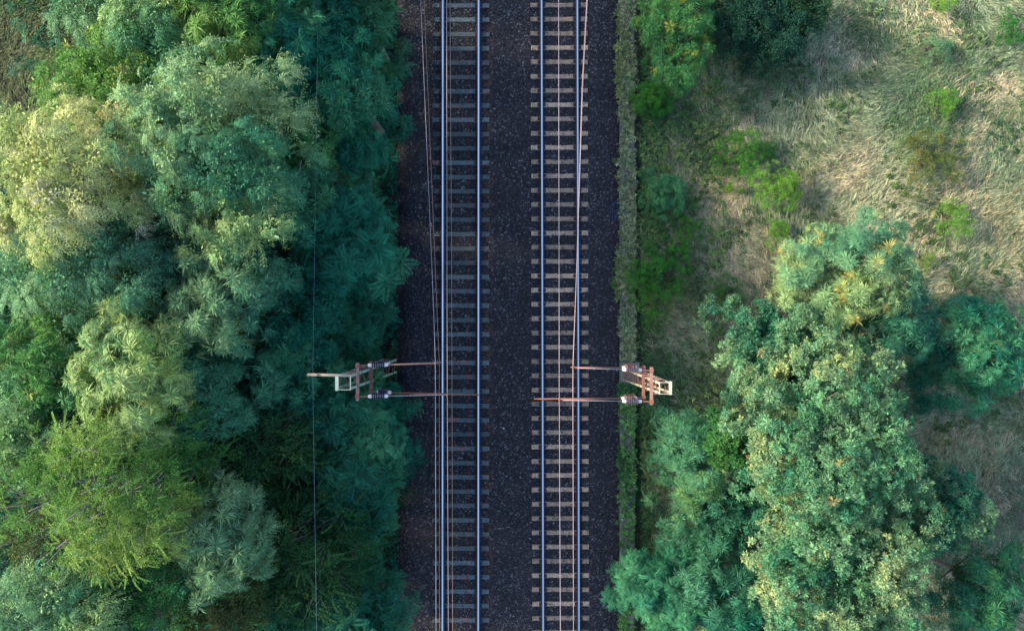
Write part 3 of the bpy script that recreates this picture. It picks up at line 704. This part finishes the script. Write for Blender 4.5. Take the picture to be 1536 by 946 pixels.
LT('low teal shrub tree by the ballast at the bottom edge', 519, 925, 5.8, 56, 'frond', DTEAL)
LT('deep green low tree between bright teal tree and lower spruce', 385, 760, 6.5, 52, 'star', [GREEN[0], GREEN[1]])
LT('shaded tree right of the top edge bank', 544, 15, 6.6, 48, 'frond', DTEAL)
LT('dark green tree under the feathery tree at the top edge', 470, 10, 6.5, 60, 'star', DTEAL)
LT('green crown filling beside larch and sunlit tree', 92, 630, 9.5, 66, 'star', [GREEN[1], YGREEN[1]])
LT('dark low green crown under the silvery willow', 365, 370, 8.0, 56, 'star', TEAL[:2])
LT('thin dark tree in the gap below the yellow tree', 30, 470, 8.0, 48, 'star', OLIVE[:1] + PALE[:1])
LT('dark teal tree cut by the bottom edge beside the ballast', 522, 978, 6.5, 70, 'frond', DTEAL)
for (lab, px, py, h, r) in (('unseen shading teal tree beyond the top edge beside the bank', 500, -95, 8, 75), ('unseen shading teal tree far beyond the top edge beside the bank', 520, -230, 7, 80), ('unseen broad shading tree far beyond the top edge of the wood', 400, -270, 10, 110), ('unseen shading tree far beyond the top left edge', 200, -300, 10, 110), ('unseen tall green shading tree beyond the top edge of the wood', 385, -120, 10, 95),
                            ('unseen green shading tree beyond the top edge left of the tall one', 240, -130, 10.5, 95), ('unseen pale shading tree beyond the top left edge', 90, -150, 9, 80)):
    LT(lab, px, py, h, r, 'star', TEAL, dens=.5)  # unseen trees of the wood, added to shade the upper tracks
# right-hand trees
RT('large pale yellow green tree filling the lower right', 1272, 685, 7.8, 160, 'stub', PALE[:2] + [(.14, .27, .15), (.33, .41, .17)], squash=(.88, 1.12), accent=(.36, .20, .08), pa=.03, nm='pale_shrub_tree', zr=2.2)
RT('lower crown of pale shrub tree at the bottom right', 1285, 868, 7.0, 135, 'stub', PALE[:2] + [(.14, .27, .15), (.31, .39, .17)], accent=(.36, .20, .08), pa=.03, nm='pale_shrub_tree', zr=1.9)
RT('pale yellow flowering tree top with golden tips', 1285, 412, 6.4, 92, 'star', [SAGE[0], SAGE[1], PALE[2]], squash=(1.05, .75), accent=(.48, .36, .07), pa=.12, nm='flowering_tree')
RT('rounded blue green bush left of the pale tree', 1175, 535, 5.4, 84, 'stub', BLUEG, squash=(.95, 1.0), zr=1.5, nm='blue_green_bush')
RT('dark teal frond bush above the pale tree at right', 1355, 490, 5.0, 58, 'star', BLUEG[:2])
RT('teal bush at the right edge above the shaded grass', 1490, 530, 4.6, 80, 'star', TEAL + BLUEG[:1], squash=(1.0, .9), accent=(.25, .22, .05), pa=.05)
RT('green extension of the pale tree towards the bare brush', 1432, 775, 5.8, 60, 'stub', BLUEG + PALE[:1], zr=1.1)
RT('lit green frond tree next to the weedy kerb', 1050, 700, 4.0, 70, 'star', [GREEN[0], BLUEG[1], GREEN[2]], squash=(.85, 1.2), sc=.9)
RT('small yellow green tree top between kerb tree and pale tree', 1092, 668, 5.2, 38, 'stub', [GREEN[1]] + YGREEN[:2], zr=1.0)
RT('dark teal crown under the yellow green one', 1110, 745, 4.0, 62, 'stub', BLUEG[:2], zr=1.1)
RT('teal frond tree reaching over the kerb at the bottom', 1008, 892, 3.4, 68, 'frond', TEAL[1:] + BLUEG[:1], squash=(.9, .95), sc=.72)
RT('teal tree on the bottom edge between kerb and pale tree', 1095, 885, 4.2, 72, 'star', BLUEG[:2])
RT('dark green bush in the bottom right corner', 1495, 895, 5.0, 62, 'star', [GREEN[0], BLUEG[0], GREEN[1]], squash=(.9, 1.1))
RT('teal low bush on the bottom edge right of the kerb', 1130, 940, 4.2, 52, 'star', TEAL)
RT('loose green tree with yellow leaves at the top beside the kerb', 1022, 42, 3.6, 64, 'star', GREEN, dens=.7, squash=(.8, 1.1), accent=(.30, .30, .03), pa=.15, sc=.85)
RT('dense dark blue green shrub at the top edge', 1140, 22, 2.4, 76, 'tiny', [(0.012, 0.060, 0.045), (0.024, 0.085, 0.052)], squash=(1.0, .85), zr=1.3, dens=1.3, nm='dense_shrub')
RT('small dark green shrub spreading right of the dense one', 1205, 5, 2.4, 38, 'tiny', [(0.018, 0.07, 0.04), (0.03, 0.09, 0.04)], zr=.9, nm='dense_shrub')
# saplings and tufts in the field
def sap(label, px, py, h, r, sp, cols, **k):
    if sp == 'tiny': sp = 'sap'; k['dens'] = k.get('dens', 1) * 1.15; k['sc'] = k.get('sc', 1) * .85; r = r * 1.08
    return tree('sapling', label, 'sapling', px, py, h, r, sp, cols, group='saplings growing in the field', **k)
sap('bright green sapling beside the kerb near the top', 982, 145, .9, 26, 'star', BRIGHT, sc=.5, dens=.8)
sap('leafy sapling under the dense dark shrub', 1114, 226, 1.1, 36, 'tiny', BRIGHT[:2], sc=.8)
sap('yellow green sapling right of the leafy one', 1163, 285, 1.2, 38, 'tiny', BRIGHT[1:], sc=.8, accent=(.25, .30, .04), pa=.15)
sap('tiny sapling just below the yellow green one', 1170, 345, .7, 15, 'tiny', BRIGHT[1:], sc=.7)
sap('bluish sapling with green side shoots in dry grass at the top', 1408, 70, .9, 23, 'tiny', BLUEG[1:] + BRIGHT[:1], sc=.7)
sap('lime sapling in the green hollow at upper right', 1415, 155, .8, 20, 'tiny', BRIGHT[1:], sc=.7)
sap('orange and green tangled sapling at the right', 1398, 240, 1.1, 50, 'tiny', [GREEN[1], (.10, .16, .03), OLIVE[1], (.26, .19, .05)], sc=.85, dens=.5)
sap('bright lime sapling below the tangled orange one', 1436, 325, .9, 25, 'tiny', BRIGHT[1:], sc=.7)
sap('green sapling cut by the top right corner', 1530, 42, .9, 22, 'tiny', BRIGHT[:2], sc=.7)
sap('small lime sapling at the top edge of the field', 1418, 2, .8, 16, 'tiny', BRIGHT[1:], sc=.7)
sap('large bright green fern like sapling beside the kerb', 990, 412, 1.0, 48, 'star', BRIGHT, sc=.55, dens=.45)
sap('small green sapling right of the kerb at mid height', 1036, 345, .7, 20, 'tiny', BRIGHT[:2], sc=.7)
sap('low green sapling beside kerb above the fern like one', 1000, 290, .8, 32, 'star', [TEAL[2], GREEN[2]], sc=.5)
sap('yellowish sapling tuft at the left of the flowering tree', 1390, 385, .8, 20, 'tiny', [OLIVE[2], BRIGHT[2]], sc=.7, dens=.5)
sap('green weed sapling under the flowering tree edge', 1090, 440, .6, 26, 'tiny', GREEN[1:], sc=.7, dens=.5)

# ------------------------------------------------------------------ grass, weeds, kerb (uncountable stuff)
def grass(name, label, n, region, length, width, lift, cols, cf, seed, angf, mask=None, locks=9):
    n = n // locks; rg = np.random.default_rng(seed); x = rg.uniform(region[0], region[1], n); y = rg.uniform(region[2], region[3], n)
    if mask is not None:
        k = mask(x, y) > rg.random(n); x, y = x[k], y[k]; n = len(x)
    # blades grow in locks that lie together
    p = np.stack([x, y, x * 0], -1); a = angf(p) + rg.normal(0, .38, n); lockc = tints(p, cols, cf, seed + 2) * rg.uniform(.6, 1.45, n)[:, None]
    x, y, a, lockc = (np.repeat(q, locks, axis=0) for q in (x, y, a, lockc)); n = len(x)
    x = x + rg.normal(0, .07, n); y = y + rg.normal(0, .07, n); a = a + rg.normal(0, .2, n); p = np.stack([x, y, x * 0], -1); L_ = length * rg.uniform(.6, 1.35, n)
    z = ground_z(x, y); d = np.stack([np.cos(a), np.sin(a), a * 0], -1); s = np.stack([-np.sin(a), np.cos(a), a * 0], -1)
    s = s + np.array([0, 0, 1]) * rg.normal(0, .5, n)[:, None]; up = np.array([0, 0, 1.])
    hgt = lift * (0.7 + .5 * noise3(p, 1.7, seed + 5)) * rg.uniform(.5, 1.5, n); hgt = np.maximum(hgt, .03)
    wob = s * rg.normal(0, .10, n)[:, None] * L_[:, None]
    p0 = p.copy(); p0[:, 2] = z - .02
    p1 = p0 + d * (L_ * .35)[:, None] + up * hgt[:, None]; p2 = p0 + d * (L_ * .72)[:, None] + up * (hgt * 1.1)[:, None] + wob; p3 = p0 + d * L_[:, None] + up * (hgt * .65)[:, None] + wob * 1.6
    w_ = (width * rg.uniform(.6, 1.4, n))[:, None]
    V = np.stack([p0 - s * w_ * .4, p0 + s * w_ * .4, p1 + s * w_ * .5, p1 - s * w_ * .5, p2 + s * w_ * .4, p2 - s * w_ * .4, p3 + s * w_ * .08, p3 - s * w_ * .08], 1)
    F = np.array([(0, 1, 2, 3), (3, 2, 4, 5), (5, 4, 6, 7)])[None] + (np.arange(n) * 8)[:, None, None]
    c = lockc * rg.uniform(.75, 1.3, n)[:, None]
    FACES[0] += n * 3
    return tag(np_mesh(name, V.reshape(-1, 3), F.reshape(-1, 4), M_GRASS, np.repeat(c[:, None], 8, 1).reshape(-1, 3)), label, 'grass', kind='stuff')
ang = lambda p: 0.4 + 1.9 * noise3(p, .30, 31) + 1.0 * noise3(p, .9, 32) + .35 * noise3(p, 3.0, 33)
STRAW = [(.19, .195, .11), (.36, .32, .195), (.52, .445, .30), (.28, .31, .18)]
GREY = [(.11, .18, .10), (.21, .275, .165), (.36, .37, .24)]
GR = [(.050, .125, .060), (.090, .165, .075), (.17, .22, .105)]
def straw_mask(x, y):
    p = np.stack([x, y, x * 0], -1)
    m = np.clip((x - 5.5) / 1.2, 0.08, 1) * np.clip(.62 + 1.0 * noise3(p, .75, 41), .04, 1) * np.where((x > 15.5) & (y < 7), .55, 1)
    return m
def green_mask(x, y):
    p = np.stack([x, y, x * 0], -1); return np.clip(1.1 - (x - 6) / 5.0, .4, 1) * np.clip(.6 + .9 * noise3(p, .9, 42), .05, 1)
R = (5.35, 24.5, -16, 16)
grass('dry_grass', 'combed straw coloured grass lying flat across the right field', 300000, R, .48, .013, .15, STRAW, .8, 1, ang, straw_mask)
grass('faded_grass', 'grey green grass lying in swirls across the right field', 260000, R, .46, .013, .15, GREY, .7, 2, ang, lambda x, y: np.clip((x - 5.2) / 3, .1, 1))
grass('green_grass', 'short green grass growing through the dry field', 330000, R, .26, .016, .24, GR, .9, 3, lambda p: ang(p) + 1.2, green_mask)
grass('corner_grass', 'brownish green grass in the clearing at the top left corner', 90000, (-27, -17.3, 4, 17), .26, .016, .16, [(.05, .12, .04), (.13, .14, .075), (.09, .16, .05)], .8, 4, ang)
# woodland floor plants
def scatter(name, label, cat, n, xr, yr, proto, sc, cols, z0, z1, seed, mask=None):
    rg = np.random.default_rng(seed); x = rg.uniform(*xr, n); y = rg.uniform(*yr, n)
    if mask is not None: k = mask(x, y) > rg.random(n); x, y = x[k], y[k]; n = len(x)
    z = ground_z(x, y) + rg.uniform(z0, z1, n) * np.clip(.8 + .5 * noise3(np.stack([x, y, x * 0], -1), 1.5, seed), .1, 1.6); P = np.stack([x, y, z], -1)
    D = rg.normal(0, .35, P.shape) + np.array([0, 0, 1.]); D /= np.linalg.norm(D, axis=1)[:, None]
    V, C = place(proto, P, D, sc * rg.uniform(.6, 1.4, n), tints(P, cols, 1.4, seed), seed=seed); FACES[0] += len(V) // 4
    return tag(np_mesh(name, V, quads(V), M_LEAF, C), label, cat, kind='stuff')
scatter('undergrowth', 'dark low undergrowth on the woodland floor', 'undergrowth', 16000, (-24, -5.6), (-17, 17), 'star', .8, DTEAL, .1, 2.4, 11, lambda x, y: np.where((x < -16.5) & (y > 5.5), 0.03, 1.0))
scatter('bank_weeds', 'sparse dark weeds on the bank beside the left ballast', 'weeds', 1500, (-5.9, -4.8), (-15, 15), 'weed', 1.0, [DTEAL[0], DTEAL[1], OLIVE[0]], .02, .1, 12)
scatter('verge_weeds', 'green leafy weeds between the kerb and the field', 'weeds', 16000, (5.42, 9.0), (-16, 16), 'weed', .95, [(.05, .13, .05), (.09, .19, .06), (.16, .25, .08), (.24, .29, .12)], .03, .38, 13, lambda x, y: np.clip(1.1 - (x - 5.4) / 1.5, .12, 1))
scatter('field_weeds', 'low green weeds dotted through the dry grass', 'weeds', 11000, (7.5, 24), (-16, 16), 'weed', .85, [(.03, .09, .03), (.07, .14, .04), (.06, .11, .06)], .08, .26, 14, lambda x, y: np.clip(.1 + 1.1 * noise3(np.stack([x, y, x * 0], -1), 1.2, 55), 0, 1))

scatter('kerb_weeds', 'dark leafy weeds creeping over the lower half of the kerb', 'weeds', 2600, (4.5, 5.45), (-16, -2.9), 'weed', 1.0, [(.02, .085, .03), (.035, .12, .04), (.06, .13, .05)], .42, .62, 15,
        lambda x, y: np.clip(.45 + .9 * noise3(np.stack([x, y, x * 0], -1), 1.6, 66) - np.where((y < -8) & (y > -11), .4, 0), 0, 1))
scatter('kerb_tufts', 'olive grass tufts spilling over both edges of the upper kerb', 'grass tufts', 1700, (4.42, 5.42), (-2, 16.5), 'weed', 1.25, [(.10, .16, .06), (.20, .24, .09), (.07, .15, .06)], .38, .55, 16,
        lambda x, y: np.clip(.2 + .9 * noise3(np.stack([x * 2, y, x * 0], -1), 2.3, 67), 0, 1))
# mossy concrete kerb wall along the right ballast
M_KERB = weathered('kerb_concrete', (0.12, 0.12, 0.125), (0.075, 0.085, 0.08), 0.9, scale=1.5, c3=(0.09, 0.11, 0.05))
k_ = empty('concrete_kerb', (4.87, 0, -0.3)); tag(k_, 'long low concrete kerb overgrown with moss beside right ballast', 'kerb')
seg = None; y = -17.0; i = 0
while y < 17:
    if -3.0 < y + .5 < -1.95: y += 1.0; continue
    if seg is None:
        mb = MB(); mb.box((0, 0, .2), (.60, .985, .50), bev=.02); seg = mb.build('kerb_block', M_KERB, k_); s_ = seg
    else:
        s_ = seg.copy(); col.objects.link(s_); s_.parent = k_
    s_.location = (random.uniform(-.015, .015), y + .5, random.uniform(-.02, .02)); s_.rotation_euler = (random.uniform(-.01, .01), random.uniform(-.02, .02), random.uniform(-.01, .01)); y += 1.0
def kerb_moss():
    rg = np.random.default_rng(77); n = 9000; y = rg.uniform(-16, 16, n); x = 4.86 + rg.uniform(-1, 1, n) * (.33 + .09 * noise3(np.stack([y * 0, y, y * 0], -1), 4.0, 8)) + .05 * noise3(np.stack([y * 0, y, y * 0], -1), 2.0, 18)
    cover = np.where(y > -2.6, .72, .38) + .35 * noise3(np.stack([x * 2, y, x * 0], -1), 3.2, 3) - np.where((y > 7) & (x > 4.9), .45, 0)
    cover = np.where((y < -7.8) & (y > -11), .22, cover); k = (cover > rg.random(n)) & (np.abs(y + 2.45) > .52); x, y = x[k], y[k]; n = len(x)
    P = np.stack([x, y, np.where((x > 4.57) & (x < 5.17), .16, .02) + rg.uniform(0, .09, n)], -1); D = rg.normal(0, .4, P.shape) + np.array([0, 0, 1.]); D /= np.linalg.norm(D, axis=1)[:, None]
    c = tints(P, [(.15, .21, .09), (.24, .29, .13), (.32, .34, .19), (.16, .25, .12)], 1.6, 5)
    c = c * rg.uniform(.55, 1.35, n)[:, None]; c = np.where((P[:, 1] < -2.6)[:, None], c * np.array([.5, .95, .55]), c)
    V, C = place('weed', P, D, .5 * rg.uniform(.5, 1.9, n), c, seed=9); return V, C  # clumps
V, C = kerb_moss(); tag(np_mesh('moss', V, quads(V), M_LEAF, C), 'olive moss and tiny plants covering the kerb top', 'moss', kind='stuff')

# ------------------------------------------------------------------ litter
def crumple(name, label, px, py, z, s, m, cat='litter'):
    mb = MB(); r = random.Random(int(px)); import bmesh
    bm = bmesh.new(); bmesh.ops.create_icosphere(bm, subdivisions=2, radius=s)
    for v in bm.verts: v.co *= r.uniform(.65, 1.15); v.co.z *= .55
    me = bpy.data.meshes.new(name); bm.to_mesh(me); bm.free(); me.materials.append(m); o = link(name, me); o.location = W(px, py, z)
    return tag(o, label, cat)
M_WHITE = mat('white_plastic', (.75, .76, .78), .5)[0]; M_BLUE = mat('blue_plastic', (.05, .14, .36), .45)[0]
crumple('litter', 'crumpled white scrap at the edge of the kerb near the top', 926, 247, -.12, .075, M_WHITE)
crumple('pale_stone', 'single white stone lying between the two tracks', 755.5, 642, -.04, .035, M_WHITE, 'stone')
rg = random.Random(5); mb = MB()
for k in range(16):
    p = W(921 + rg.uniform(-5, 6), 300 + rg.uniform(0, 34), -.17); pts = [p]
    for q in range(4): p = p + np.array([rg.uniform(-.06, .06), rg.uniform(-.16, .08), rg.uniform(-.01, .03)]); pts.append(p)
    mb.tube(pts, .006, 4)
tag(mb.build('blue_twine', M_BLUE, None, True), 'tangle of blue plastic twine on ballast beside the kerb', 'twine')
rg = random.Random(8); mb = MB()
# dry fallen brush at the right edge: bare grey branches
br = tag(empty('fallen_brush', (0, 0, 0)), 'heap of bare grey branches at the lower right edge', 'branches')
for k in range(10):
    mb = MB(); c0 = W(1500 + rg.uniform(-25, 30), 745 + rg.uniform(-45, 55), 0.05); a0 = rg.uniform(0, 6.28)
    for q in range(7):
        a1 = a0 + rg.gauss(0, .5); l = rg.uniform(.6, 1.4); p1 = c0 + np.array([math.cos(a1) * l, math.sin(a1) * l, rg.uniform(.2, .6)])
        m1 = (c0 + p1) / 2 + np.array([rg.gauss(0, .08), rg.gauss(0, .08), .12]); mb.tube([c0, m1, p1], [.008, .006, .003], 5)
    mb.build('branch', M_BARK, br, True)
print('foliage quads', FACES[0])
